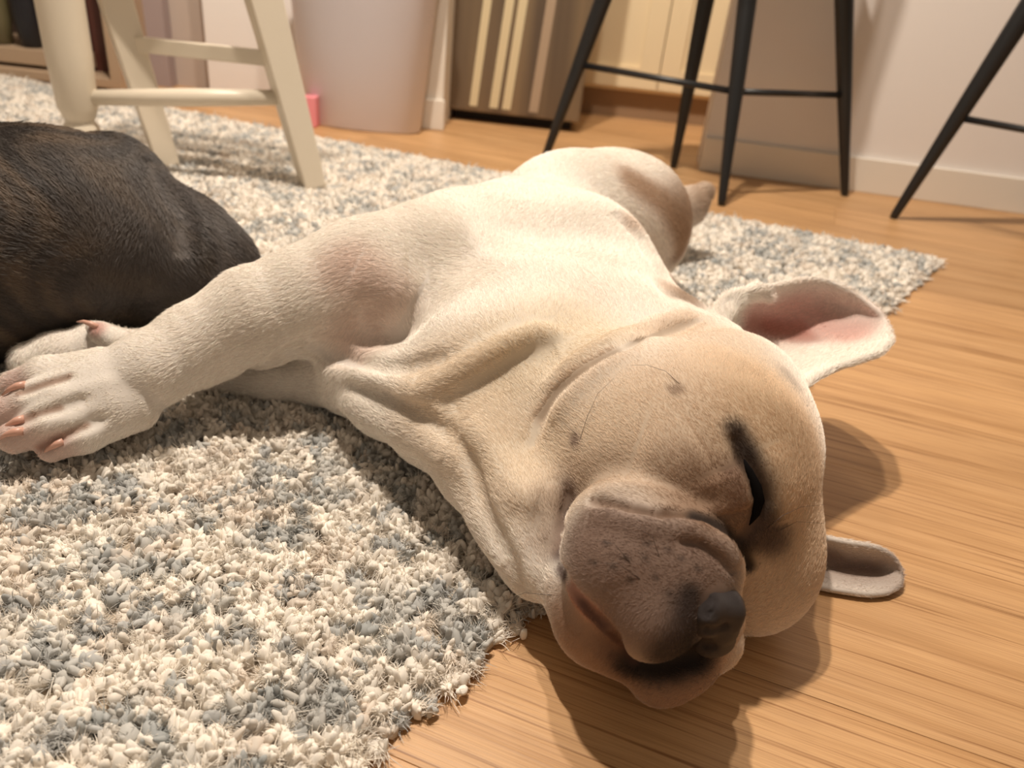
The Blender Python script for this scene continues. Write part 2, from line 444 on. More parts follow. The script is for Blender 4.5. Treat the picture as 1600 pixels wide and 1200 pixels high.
bm = bmesh.new(); box(bm, (PX0 + .02, PY + .05, 0), (PX1 - .02, PY + .26, .0298)); bm_obj('plinth', bm, mat_new('plinth_black', (.012, .010, .010), .7), app)
reflection_strip = mat_new('reflection_pale', (.66, .56, .36), .5); reflection_strip2 = mat_new('reflection_faint', (.40, .30, .21), .5)
for (xt, xb, w, mt) in ((762, 737, 12, reflection_strip), (797, 769, 13, reflection_strip), (818, 789, 13, reflection_strip), (862, 832, 14, reflection_strip2)):
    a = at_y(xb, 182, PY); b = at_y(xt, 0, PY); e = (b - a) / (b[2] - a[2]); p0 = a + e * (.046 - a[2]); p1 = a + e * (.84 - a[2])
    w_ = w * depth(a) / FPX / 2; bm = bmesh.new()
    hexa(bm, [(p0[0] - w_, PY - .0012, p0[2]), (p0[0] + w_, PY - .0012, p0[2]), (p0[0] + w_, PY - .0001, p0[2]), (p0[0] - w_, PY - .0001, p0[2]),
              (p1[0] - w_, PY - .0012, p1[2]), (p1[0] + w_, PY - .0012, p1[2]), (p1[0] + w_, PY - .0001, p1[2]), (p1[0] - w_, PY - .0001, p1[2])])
    bm_obj('reflection_strip', bm, mt, app)

# pillar end with its baseboard, wall pieces behind the chair
QY = at_z(670, 202, 0)[1]; QX0 = at_y(640, 200, QY)[0]; QX1 = at_y(693, 200, QY)[0]
bm = bmesh.new(); box(bm, (QX0 - .03, QY + .012, 0), (QX1 - .006, QY + .6, 2.4)); tag(bm_obj('wall_pillar', bm, trim_white), kind='structure')
bm = bmesh.new(); box(bm, (QX0 - .03, QY, 0), (QX1, QY + .0118, .078)); tag(bm_obj('baseboard_pillar', bm, trim_white, bevel=.003), kind='structure')
HY = at_z(350, 152, 0)[1]
hx = [at_y(x, 140, HY)[0] for x in (205, 277, 328, 640)]
bm = bmesh.new(); box(bm, (hx[2], HY, 0), (hx[3] + .1, HY + .1, 2.4)); tag(bm_obj('wall_back', bm, white_wall), kind='structure')
GY = at_z(300, 136, 0)[1]; gx = [at_y(x, 130, GY)[0] for x in (200, 277, 345)]
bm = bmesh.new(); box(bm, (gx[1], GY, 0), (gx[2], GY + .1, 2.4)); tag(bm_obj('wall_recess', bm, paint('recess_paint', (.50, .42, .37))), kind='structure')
bm = bmesh.new(); box(bm, (gx[0] - .12, GY - .04, 0), (gx[1] - .001, GY + .3, 2.4)); tag(bm_obj('wall_left', bm, shaded_wall), kind='structure')
bm = bmesh.new(); box(bm, (-3.4, 3.6, 0), (KX1 + .4, 3.7, 2.4)); tag(bm_obj('wall_far', bm, shaded_wall), kind='structure')

# open shelf unit, far left
SY = at_z(60, 133, 0)[1]; sx1 = at_y(190, 125, SY)[0]
shelf = empty('shelf_unit', (sx1 - .6, SY, 0)); tag(shelf, 'low open wooden shelf unit behind the white chair, far left', 'shelf unit')
sw = mat_new('shelf_wood', (.42, .30, .20), .55)
zA = at_y(60, 130, SY)[2]; zB = at_y(60, 112, SY)[2]; zC = at_y(60, 106, SY)[2]; zD = at_y(60, 82, SY)[2]
bm = bmesh.new(); box(bm, (sx1 - 1.3, SY, max(zA, .012)), (sx1, SY + .3, zB)); bm_obj('bottom_rail', bm, sw, shelf, bevel=.002)
bm = bmesh.new(); box(bm, (sx1 - 1.3, SY + .03, zC), (sx1 - .12, SY + .3, zD)); bm_obj('shelf_board', bm, sw, shelf, bevel=.002)
bm = bmesh.new(); box(bm, (sx1 - 1.3, SY + .29, zB), (sx1, SY + .31, .9)); bm_obj('back_panel', bm, mat_new('shelf_dark', (.035, .018, .012), .8), shelf)
for x in (sx1 - .03, sx1 - 1.3):
    bm = bmesh.new(); box(bm, (x, SY, zB), (x + .03, SY + .3, .9)); bm_obj('side_panel', bm, sw, shelf)
for x in (sx1 - .05, sx1 - 1.28, sx1 - .62):
    bm = bmesh.new(); box(bm, (x, SY + .02, 0), (x + .03, SY + .05, max(zA, .012))); bm_obj('foot', bm, sw, shelf)
def vase(name, px, w, z0, h, col, label, cat, y=.08, rough=.4):
    c = at_y(px, 60, SY + y); r = w * depth(c) / FPX / 2; bm = bmesh.new()
    prof = [(0, .6), (.02, .8), (.25, 1.), (.55, .92), (.75, .6), (.88, .42), (1., .5)]
    tube(bm, [(c[0], SY + y, z0 + h * a) for a, b in prof], [r * b for a, b in prof], 20)
    return tag(bm_obj(name, bm, mat_new(name + '_glaze', col, rough), smooth=True), label, cat)
vase('vase', 50, 42, zD, .30, (.008, .008, .012), 'black vase on the shelf left of the white chair leg', 'vase')
vase('jar', 2, 40, zD, .26, (.12, .10, .05), 'olive brown jar at the far left end of the shelf', 'jar')
vase('bottle', 72, 22, zD, .34, (.20, .17, .03), 'slim yellow-green bottle behind the black vase', 'bottle', .2)
for k, (p0, p1, hh, col, lab) in enumerate(((128, 146, .42, (.05, .012, .01), 'dark maroon book standing nearest the chair leg on the low shelf'), (147, 165, .38, (.085, .022, .014), 'reddish brown book standing right of the maroon one'))):
    a = at_y(p0, 80, SY + .10)[0]; b = at_y(p1, 80, SY + .10)[0]; bk = empty('book', (a, SY + .1, zB))
    tag(bk, lab, 'book', 'books on the low shelf')
    bm = bmesh.new(); box(bm, (a, SY + .1, zB), (a + .003, SY + .27, zB + hh)); box(bm, (b - .003, SY + .1, zB), (b, SY + .27, zB + hh)); box(bm, (a + .003, SY + .1, zB), (b - .003, SY + .103, zB + hh))
    bm_obj('cover', bm, mat_new('book_cover', col, .5), bk)
    bm = bmesh.new(); box(bm, (a + .0032, SY + .1035, zB + .004), (b - .0032, SY + .265, zB + hh - .004)); bm_obj('pages', bm, mat_new('pages', (.5, .42, .32), .8), bk)

# white waste bin
bc = at_z(560, 205, 0); rb = 92 * depth(bc) / FPX; bc = np.array([bc[0], bc[1] + rb * .36, 0])
def lathe(bm, c, prof, n=40, sx=1, sy=1):
    rings = [[bm.verts.new((c[0] + r * sx * math.cos(2 * math.pi * k / n), c[1] + r * sy * math.sin(2 * math.pi * k / n), c[2] + z)) for k in range(n)] for r, z in prof]
    for a, b in zip(rings, rings[1:]):
        for k in range(n): bm.faces.new((a[k], a[(k + 1) % n], b[(k + 1) % n], b[k]))
    bm.faces.new(rings[0][::-1]); bm.faces.new(rings[-1])
bin_ = empty('waste_bin', tuple(bc)); tag(bin_, 'tall tapered pale plastic waste bin beside the pillar', 'bin')
bm = bmesh.new(); lathe(bm, bc, [(rb * .95, .0), (rb, .006), (rb * 1.30, .50), (rb * 1.34, .505), (rb * 1.34, .52), (rb * 1.27, .52), (rb * .98, .02)], 48, 1.0, .38)
bm_obj('bucket', bm, mat_new('bin_plastic', (.72, .69, .75), .4), bin_, smooth=True)
# small pink box at the bin's foot
pc = at_z(492, 200, 0)
bm = bmesh.new(); box(bm, (pc[0] - .034, pc[1] - .0, 0), (pc[0] + .004, pc[1] + .035, .075)); pk = bm_obj('pink_box', bm, None, bevel=.004)
pk.data.materials.append(mat_new('pink_card', (.85, .30, .34), .5)); tag(pk, 'small pink box on the floor left of the waste bin', 'box')

# ------------------------------------------------------------------ bar stools
black = mat_new('stool_black', (.012, .012, .013), .38)
fabric = mat_new('stool_fabric', (.05, .05, .055), .8)
feet_px = [(850, 250), (1127, 321), (1320, 306), (1052, 262)]; top_px = [(942, 0), (1168, 0), (1319, 0), (1103, 0)]
feet = [at_z(x, y, 0) for x, y in feet_px]; ctr = sum(feet) / 4
stool = empty('bar_stool', tuple(ctr)); tag(stool, 'black metal bar stool with four tapered legs, in front of the cream cupboard', 'stool', 'black bar stools')
def on_upright(px, py, foot):       # where the sight line meets the upright plane through the stool's axis and this foot
    d = ray(px, py); n = np.cross(foot - ctr, [0, 0, 1.]); t = ((foot - CAM) @ n) / (d @ n); return CAM + d * t
legs = []
for i, (f_, tp) in enumerate(zip(feet, top_px)):
    m_ = on_upright(*tp, f_); u = (m_ - f_) / m_[2]; top = f_ + u * .60; legs.append((f_, u))
    bm = bmesh.new(); q = [f_ + u * z for z in (0, .012, .25, .45, .60)]; tube(bm, q, [.0080, .0095, .0170, .021, .022], 14)
    bm_obj('leg', bm, black, stool, smooth=True)
zr = [.0] * 4
for i, py in enumerate((108, 131, 142, 123)):
    f_, u = legs[i]; best = min(np.linspace(.05, .5, 200), key=lambda z: abs(to_px(f_ + u * z)[1] - py)); zr[i] = best
zr = float(np.mean(zr)); 
for i in (0, 1):
    a = legs[i][0] + legs[i][1] * zr; b = legs[(i + 1) % 4][0] + legs[(i + 1) % 4][1] * zr
    bm = bmesh.new(); tube(bm, [a, b], [.0072, .0072], 10); bm_obj('footrest', bm, black, stool, smooth=True)
top_c = sum(f_ + u * .6 for f_, u in legs) / 4 - np.array([0, .05, 0])
bm = bmesh.new(); lathe(bm, (top_c[0], top_c[1], .60), [(.17, 0), (.20, .012), (.205, .05), (.18, .07), (.05, .075)], 40, 1.05, .78); bm_obj('seat', bm, fabric, stool, smooth=True)
bm = bmesh.new()                     # low curved back
th0 = math.atan2(-1, .15)
ring_o, ring_i = [], []
for k in range(17):
    a = th0 - 1.1 + 2.2 * k / 16
    for r, L in ((.205, ring_o), (.180, ring_i)):
        L.append([bm.verts.new((top_c[0] + r * math.cos(a), top_c[1] + .78 * r * math.sin(a), z)) for z in (.66, .88)])
for k in range(16):
    bm.faces.new((ring_o[k][0], ring_o[k + 1][0], ring_o[k + 1][1], ring_o[k][1])); bm.faces.new((ring_i[k][0], ring_i[k][1], ring_i[k + 1][1], ring_i[k + 1][0]))
    bm.faces.new((ring_o[k][1], ring_o[k + 1][1], ring_i[k + 1][1], ring_i[k][1])); bm.faces.new((ring_o[k][0], ring_i[k][0], ring_i[k + 1][0], ring_o[k + 1][0]))
bm.faces.new((ring_o[0][0], ring_o[0][1], ring_i[0][1], ring_i[0][0])); bm.faces.new((ring_o[16][0], ring_i[16][0], ring_i[16][1], ring_o[16][1]))
bm_obj('backrest', bm, fabric, stool, smooth=True)
E2 = at_z(1395, 341, 0)
st2 = copy_tree(stool); sh_ = E2 - feet[0]; rz2 = math.radians(-6)
rel = Matrix.Rotation(rz2, 3, 'Z') @ Vector(feet[0] - ctr); st2.rotation_euler = (0, 0, rz2)
st2.location = Vector(E2) - rel; st2['label'] = 'second black bar stool at the right edge of the picture'
print('STOOL2', [tuple(np.round(to_px(np.array(Vector(E2) + Matrix.Rotation(rz2, 3, 'Z') @ Vector(q - feet[0]))), 0)) for q in feet], 'zr', zr)

# ------------------------------------------------------------------ white chair
cw = mat_new('chair_white', (.74, .66, .54), .38)
chair = empty('dining_chair', tuple(at_z(380, 280, .015))); tag(chair, 'white wooden chair with turned front legs, standing on the rug at far left', 'chair')
ZR = .012
c2 = at_z(490, 293, ZR); c3 = at_z(262, 258, ZR); c1 = at_z(138, 262, ZR)
def leg_plane(foot, px, py, Y=None): return at_y(px, py, Y if Y else foot[1])
m2 = leg_plane(c2, 412, 0); m3 = leg_plane(c3, 180, 0)
u2 = (m2 - c2) / (m2[2] - c2[2]); u3 = (m3 - c3) / (m3[2] - c3[2])
for f_, u in ((c2, u2), (c3, u3)):
    bm = bmesh.new(); beam(bm, f_, f_ + u * .44, .040, .040, up=(-.59, .81, 0), w2=.062, t2=.050); bm_obj('back_leg', bm, cw, chair, bevel=.003)
c4 = c3 + (c1 - c2)
def turned(f_, h=.43):
    k = 0.98; z = [0, .012, .03, .045, .055, .062, .068, .078, .086, .092, .11, .20, .36, .43]; r = [.015, .018, .021, .019, .022, .030, .032, .030, .024, .028, .0345, .0385, .040, .038]
    bm = bmesh.new(); tube(bm, [(f_[0], f_[1], f_[2] + q) for q in z], [q * k for q in r], 24); bm_obj('front_leg', bm, cw, chair, smooth=True)
turned(c1); turned(c4)
def chair_pt(f_, u, py):
    return min((f_ + u * z for z in np.linspace(.02, .42, 300)), key=lambda p: abs(to_px(p)[1] - py))
up_ = np.array([0, 0, 1.])
r2 = chair_pt(c2, u2, 152); r1 = chair_pt(c1, up_, 152)
bm = bmesh.new(); tube(bm, [r1, r1 * .5 + r2 * .5, r2], [.0130, .0160, .0130], 16); bm_obj('side_rung', bm, cw, chair, smooth=True)
dl = c3 - c2; 
a = chair_pt(c2, u2, 93); b = chair_pt(c3, u3, 68)
bm = bmesh.new(); beam(bm, b, a, .022, .026); bm_obj('back_rung', bm, cw, chair, bevel=.002)
zt = .445; tops = [c1 + up_ * .433, c2 + u2 * .433, c3 + u3 * .433, c4 + up_ * .433]
cen = sum(tops) / 4; bm = bmesh.new(); q = [cen + (p - cen) * 1.12 for p in tops]
hexa(bm, [(p[0], p[1], zt) for p in q] + [(p[0], p[1], zt + .028) for p in q]); bm_obj('seat', bm, cw, chair, bevel=.006)
bt = []
for f_, u in ((c2, u2), (c3, u3)):
    s_ = f_ + u * .433; s_[2] = zt + .028; e_ = s_ + np.array([.10, 0, .46]); bt.append((s_, e_))
    bm = bmesh.new(); beam(bm, s_, e_, .045, .028, up=(0, 1, 0), w2=.034); bm_obj('back_post', bm, cw, chair, bevel=.003)
for t_ in (.35, .62, .95):
    a = bt[0][0] * (1 - t_) + bt[0][1] * t_; b = bt[1][0] * (1 - t_) + bt[1][1] * t_
    bm = bmesh.new(); beam(bm, a, b, .018, .055 if t_ < .9 else .075); bm_obj('back_slat', bm, cw, chair, bevel=.002)
# ------------------------------------------------------------------ shaggy rug
RC = at_z(1478, 408, .006)[:2]; RN = at_z(562, 1200, .004)[:2]; RF = at_z(780, 266, .014)[:2]
eN = (RN - RC) / np.linalg.norm(RN - RC); eF = (RF - RC) / np.linalg.norm(RF - RC)
LN, LF = 1.75, 3.0
rug = empty('rug', (RC[0], RC[1], 0)); tag(rug, 'shaggy cream and blue-grey wool rug under the dogs on the wooden floor', 'rug')
bm = bmesh.new(); q = [RC, RC + eN * LN, RC + eN * LN + eF * LF, RC + eF * LF]
qc = sum(q) / 4
q = [p + (qc - p) / np.linalg.norm(qc - p) * .006 for p in q]
hexa(bm, [(*p, .0005) for p in q] + [(*p, .006) for p in q])
bk = mat_new('rug_backing_cloth', (.55, .46, .36), .9); bm_obj('backing', bm, bk, rug)
def tri_noise(P, s, seed):          # smooth value noise in the plane
    g = np.random.default_rng(seed); G = g.random((64, 64)); q = P * s; i = np.floor(q).astype(int); f = q - i; f = f * f * (3 - 2 * f)
    v = lambda a, b: G[(i[:, 0] + a) % 64, (i[:, 1] + b) % 64]
    return (v(0, 0) * (1 - f[:, 0]) + v(1, 0) * f[:, 0]) * (1 - f[:, 1]) + (v(0, 1) * (1 - f[:, 0]) + v(1, 1) * f[:, 0]) * f[:, 1]
def tuft_spots(sp, test):
    na, nb = int(LN / sp), int(LF / sp); A, Bq = np.meshgrid(np.arange(na) + .5, np.arange(nb) + .5, indexing='ij')
    A = A + .5 * (Bq % 2)
    P = np.stack([A.ravel(), Bq.ravel()], 1) * sp + rng.normal(0, sp * .22, (na * nb, 2))
    P = P[(P > .001).all(1)]
    W = RC + P[:, :1] * eN + P[:, 1:] * eF; v = np.c_[W, np.full(len(W), .01)] - CAM; c = v @ RM
    x = c[:, 0] / c[:, 2] * FPX; y = c[:, 1] / c[:, 2] * FPX
    m = (c[:, 2] > .05) & (np.abs(x) < np.where(c[:, 2] < .92, 1000, 1350)) & (y < 860) & test(c[:, 2]); return W[m], c[m, 2], P[m]
near = tuft_spots(.0120, lambda d: d < .92); far = tuft_spots(.0125, lambda d: d >= .92)
Wt = np.r_[near[0], far[0]]; Dt = np.r_[near[1], far[1]]; Pt = np.r_[near[2], far[2]]; St = np.r_[np.full(len(near[0]), 1.), np.full(len(far[0]), 1.4)]
nt = len(Wt); print('TUFTS', nt)
edge = np.minimum(Pt[:, 0], Pt[:, 1]); 
nz = tri_noise(Wt, 38, 3) * .5 + tri_noise(Wt, 90, 4) * .5
blue = np.clip((nz - .56) * 9, 0, 1); nz2 = tri_noise(Wt, 60, 8) * .6 + tri_noise(Wt, 130, 9) * .4
CR = np.array([.82, .765, .69]); BL = np.array([.37, .385, .385]); BG = np.array([.70, .62, .54]); GR = np.array([.47, .47, .46])
tc = CR + (BG - CR) * np.clip((nz2 - .55) * 5, 0, 1)[:, None]; tc = tc + (BL - tc) * (blue * rng.uniform(.5, 1, nt))[:, None]
mid = (rng.random(nt) < .10)[:, None]; tc = np.where(mid, GR, tc); tc *= rng.uniform(.86, 1.1, (nt, 1))
# lumps of yarn: a low blob under each tuft, two leaning yarn ends on top
ico = bmesh.new(); bmesh.ops.create_icosphere(ico, subdivisions=2, radius=1); IV = np.array([v.co[:] for v in ico.verts]); IF = np.array([[v.index for v in f.verts] for f in ico.faces]); ico.free()
def lumps(W, rad, height, zc, col, tilt, g, ns=.16):
    n = len(W); out = IV[None] * (1 + g.normal(0, ns, (n, len(IV), 1)))
    out = out * np.stack([rad, rad * g.uniform(.75, 1.15, n), height], 1)[:, None]
    a = g.uniform(0, 6.283, n); t = tilt * g.uniform(-1, 1, n)
    x, y, z = out[..., 0], out[..., 1], out[..., 2]; ct, st = np.cos(t)[:, None], np.sin(t)[:, None]; x, z = x * ct + z * st, -x * st + z * ct
    ca_, sa_ = np.cos(a)[:, None], np.sin(a)[:, None]; x, y = x * ca_ - y * sa_, x * sa_ + y * ca_
    V = np.stack([x + W[:, :1], y + W[:, 1:2], z + zc[:, None]], -1); V[..., 2] = np.maximum(V[..., 2], .0015)
    F = IF[None] + (np.arange(n) * len(IV))[:, None, None]
    return V.reshape(-1, 3), F.reshape(-1, 3), np.repeat(col, len(IV), 0)
h0 = np.clip(edge / .02, .45, 1) * (1 + .35 * (tri_noise(Wt, 55, 15) - .5))
L1 = lumps(Wt, np.where(St > 1.1, .0062, .0066), .0088 * h0, .0088 * h0, tc * .96, .5, rng)
nn = len(near[0])
W2 = np.repeat(near[0], 3, 0) + rng.normal(0, .0040, (3 * nn, 2)); h2 = np.repeat(h0[:nn], 3); L2 = lumps(W2, rng.uniform(.0021, .0032, 3 * nn), rng.uniform(.0050, .0080, 3 * nn), .0146 * h2, np.repeat(tc[:nn], 3, 0) * rng.uniform(.94, 1.08, (3 * nn, 1)), 1.35, rng, .10)
Vr = np.r_[L1[0], L2[0]]; Fr = np.r_[L1[1], L2[1] + len(L1[0])]; Cr_ = np.r_[L1[2], L2[2]]
wool = tint_mat('rug_wool', .95, .1)
pile = mesh_np('pile', Vr, Fr, wool, rug); pile['kind'] = 'stuff'; print('RUGTRI', len(Fr), nn)
at_ = pile.data.attributes.new('tint', 'FLOAT_COLOR', 'POINT'); C4 = np.ones((len(Vr), 4), np.float32); C4[:, :3] = np.clip(Cr_, 0, 1); at_.data.foreach_set('color', C4.ravel())
# the loose fibres of the yarn
def fibres(W, h, col, k, length, rad, g, name):
    n = len(W) * k; Wk = np.repeat(W, k, 0); hk = np.repeat(h, k); ck = np.repeat(col, k, 0)
    a = g.uniform(0, 6.283, n); el = g.uniform(.05, 1.4, n); tuft_dir = np.repeat(g.normal(0, .7, (len(W), 2)), k, 0)
    D = np.stack([np.cos(a) * np.cos(el) + tuft_dir[:, 0], np.sin(a) * np.cos(el) + tuft_dir[:, 1], np.sin(el)], 1); D /= np.linalg.norm(D, axis=1, keepdims=True)
    base = np.c_[Wk + D[:, :2] * .0026 + g.normal(0, .0022, (n, 2)), .0105 * hk + g.normal(0, .0016, n)]
    L = length * g.uniform(.6, 1.3, n)[:, None]; pts = np.empty((n, 4, 3), np.float32); cu = g.normal(0, .45, (n, 3)); cu[:, 2] -= .35
    for j in range(4):
        t = j / 3; pts[:, j] = base + D * (L * t) + cu * (L * t * t * .6)
    pts[..., 2] = np.maximum(pts[..., 2], .001)
    cv = bpy.data.hair_curves.new(name); cv.add_curves([4] * n); cv.attributes['position'].data.foreach_set('vector', pts.ravel())
    ra = cv.attributes.get('radius') or cv.attributes.new('radius', 'FLOAT', 'POINT')
    ra.data.foreach_set('value', np.tile(np.array([1., 1., .85, .35], np.float32) * rad, n))
    ca = cv.attributes.new('tint', 'FLOAT_COLOR', 'CURVE'); C = np.ones((n, 4), np.float32); C[:, :3] = np.clip(ck * g.uniform(.9, 1.14, (n, 1)), 0, 1); ca.data.foreach_set('color', C.ravel())
    cv.materials.append(wool); o = bpy.data.objects.new(name, cv); COL.objects.link(o); o['kind'] = 'stuff'; adopt(o, rug)
fibres(near[0], h0[:nn], tc[:nn] * 1.03, 70, .0100, .00027, rng, 'yarn_fibres')
fibres(far[0], h0[nn:], tc[nn:] * 1.03, 8, .011, .0010, rng, 'yarn_fibres')
# ------------------------------------------------------------------ the cream dog asleep on its side
coat_skin = tint_mat('coat_skin', .7, .2); coat_hair = tint_mat('coat_hair', .55, .3)
dog = Body()
def B(px, py, r, z=None, k=.02, rest=0.0, sink=1.0, sq=None, rot=None):
    c, rr = ball_px(px, py, r, z, rest, sink); dog.ball(c, rr, k, sq, rot); return c
def Lm(spec, k=.015):
    cs = [ball_px(*q[:3], q[3]) for q in spec]; dog.limb([c for c, _ in cs], [r for _, r in cs], k); return [c for c, _ in cs]
RUG = 0.022
# trunk: rump, loin, ribcage, withers
B(968, 350, 110, .115, k=.03)
B(925, 335, 92, .118, k=.03)
B(868, 365, 108, .115, k=.05)
B(915, 345, 90, .135, k=.05)
B(880, 328, 62, .15, k=.05)
B(800, 400, 118, .12, k=.05)
B(880, 450, 150, .105, k=.04)
B(725, 440, 142, .115, k=.04)
B(950, 505, 112, .10, k=.04)
B(1000, 470, 60, .08, k=.04)
B(850, 525, 118, .112, k=.05)
B(770, 525, 112, .112, k=.05)
B(930, 540, 110, .105, k=.05)
B(640, 460, 105, .12, k=.04)
# tail
Lm([(1040, 338, 38, .085), (1076, 322, 29, .100), (1100, 301, 16, .122)], .010)
# hind leg folded under the belly side, mostly behind the ribs
Lm([(930, 330, 70, .09), (800, 330, 46, .06), (700, 345, 32, .045)], .03)
# upper foreleg, shoulder to paw
Lm([(660, 440, 112, .135), (570, 450, 96, .13), (480, 470, 84, .122)], .03)
# lower foreleg
Lm([(580, 600, 50, .05), (500, 590, 42, .040), (430, 588, 38, .034), (330, 574, 36, .034), (230, 554, 35, .038), (150, 545, 39, .042), (90, 556, 35, .042), (48, 566, 31, .040)], .010)
Lm([(190, 535, 20, .068), (158, 520, 16, .072), (146, 512, 11, .074)], .006)
Lm([(480, 470, 84, .122), (400, 496, 78, .110), (310, 538, 64, .090), (235, 578, 58, .078), (165, 612, 60, .062), (110, 636, 58, .056)], .008)
# its toes
for spec in ([(160, 585, 42, .068), (75, 592, 34, .064), (28, 603, 26, .054)], [(160, 608, 44, .068), (62, 626, 33, .062), (8, 646, 26, .052)],
             [(170, 630, 44, .062), (82, 660, 34, .056), (25, 683, 26, .046)], [(205, 632, 44, .056), (130, 676, 31, .048), (82, 700, 22, .038)]):
    Lm(spec, .007)
# chest front, neck and throat
B(560, 585, 58, .065, k=.03)
B(615, 620, 70, .07, k=.03)
B(690, 650, 85, .08, k=.03)
B(760, 600, 120, .10, k=.04)
B(850, 592, 122, .10, k=.05)
B(770, 720, 92, .075, k=.03)
B(820, 800, 85, .065, k=.025)
B(850, 870, 70, .052, k=.02)
# skull and cheeks
B(1068, 735, 198, .100, k=.025)
B(960, 660, 140, .105, k=.03)
B(1130, 640, 125, .115, k=.03)
B(1160, 705, 110, .10, k=.03)
B(1188, 862, 92, .062, k=.03)
B(1170, 905, 82, .045, k=.025)
B(1110, 560, 60, .13, k=.03)
B(1040, 548, 58, .118, k=.05)
B(975, 560, 78, .118, k=.05)
B(1075, 525, 42, .112, k=.05)
# muzzle: upper lip pad, nose bridge, other lip, chin
B(985, 880, 108, .105, k=.012)
B(1040, 905, 100, .098, k=.015)
B(1085, 885, 74, .106, k=.015)
B(965, 830, 80, .11, k=.015)
B(1015, 965, 66, .092, k=.014)
B(1110, 965, 52, .075, k=.012)
B(1065, 1020, 62, .045, k=.012)
B(1030, 1050, 52, .034, k=.012)
B(1110, 1000, 50, .04, k=.012)
B(945, 960, 84, .052, k=.010)
B(905, 905, 66, .06, k=.012)
B(980, 1010, 50, .045, k=.010)

Lm([(1125, 505, 14, .150), (1148, 472, 12, .162), (1176, 455, 9, .168), (1202, 466, 7, .162)], .008)
# ears
def ear_rows(rows): return [[at_z(*q) for q in r] for r in rows]
UP = ear_rows([
    [(1118, 512, .150), (1150, 560, .122), (1190, 590, .118), (1225, 603, .128), (1252, 612, .135)],
    [(1132, 466, .168), (1175, 510, .126), (1215, 560, .112), (1248, 585, .122), (1268, 596, .140)],
    [(1198, 450, .172), (1228, 490, .130), (1262, 532, .112), (1292, 562, .122), (1306, 575, .142)],
    [(1272, 437, .168), (1290, 475, .136), (1312, 515, .122), (1335, 548, .128), (1346, 562, .140)],
    [(1332, 457, .160), (1342, 485, .142), (1355, 512, .135), (1366, 535, .136), (1374, 551, .142)],
    [(1376, 490, .152), (1381, 500, .148), (1386, 512, .146), (1389, 524, .146), (1391, 534, .146)]])
DN = ear_rows([
    [(1235, 830, .040), (1230, 860, .022), (1228, 880, .010), (1228, 900, .006), (1230, 915, .006)],
    [(1283, 840, .034), (1280, 862, .016), (1276, 885, .006), (1272, 900, .005), (1262, 914, .005)],
    [(1322, 848, .034), (1320, 868, .016), (1316, 886, .006), (1312, 905, .005), (1308, 922, .005)],
    [(1366, 856, .032), (1364, 874, .016), (1360, 890, .006), (1357, 910, .005), (1352, 928, .005)],
    [(1392, 870, .022), (1390, 882, .013), (1388, 896, .007), (1386, 912, .006), (1382, 926, .005)],
    [(1404, 888, .012), (1405, 894, .010), (1406, 901, .008), (1405, 909, .007), (1402, 916, .006)]])
for R_ in (UP, DN):
    V_, F_ = patch(R_, 30, 20); dog.shell(V_, F_, .0030, .009)

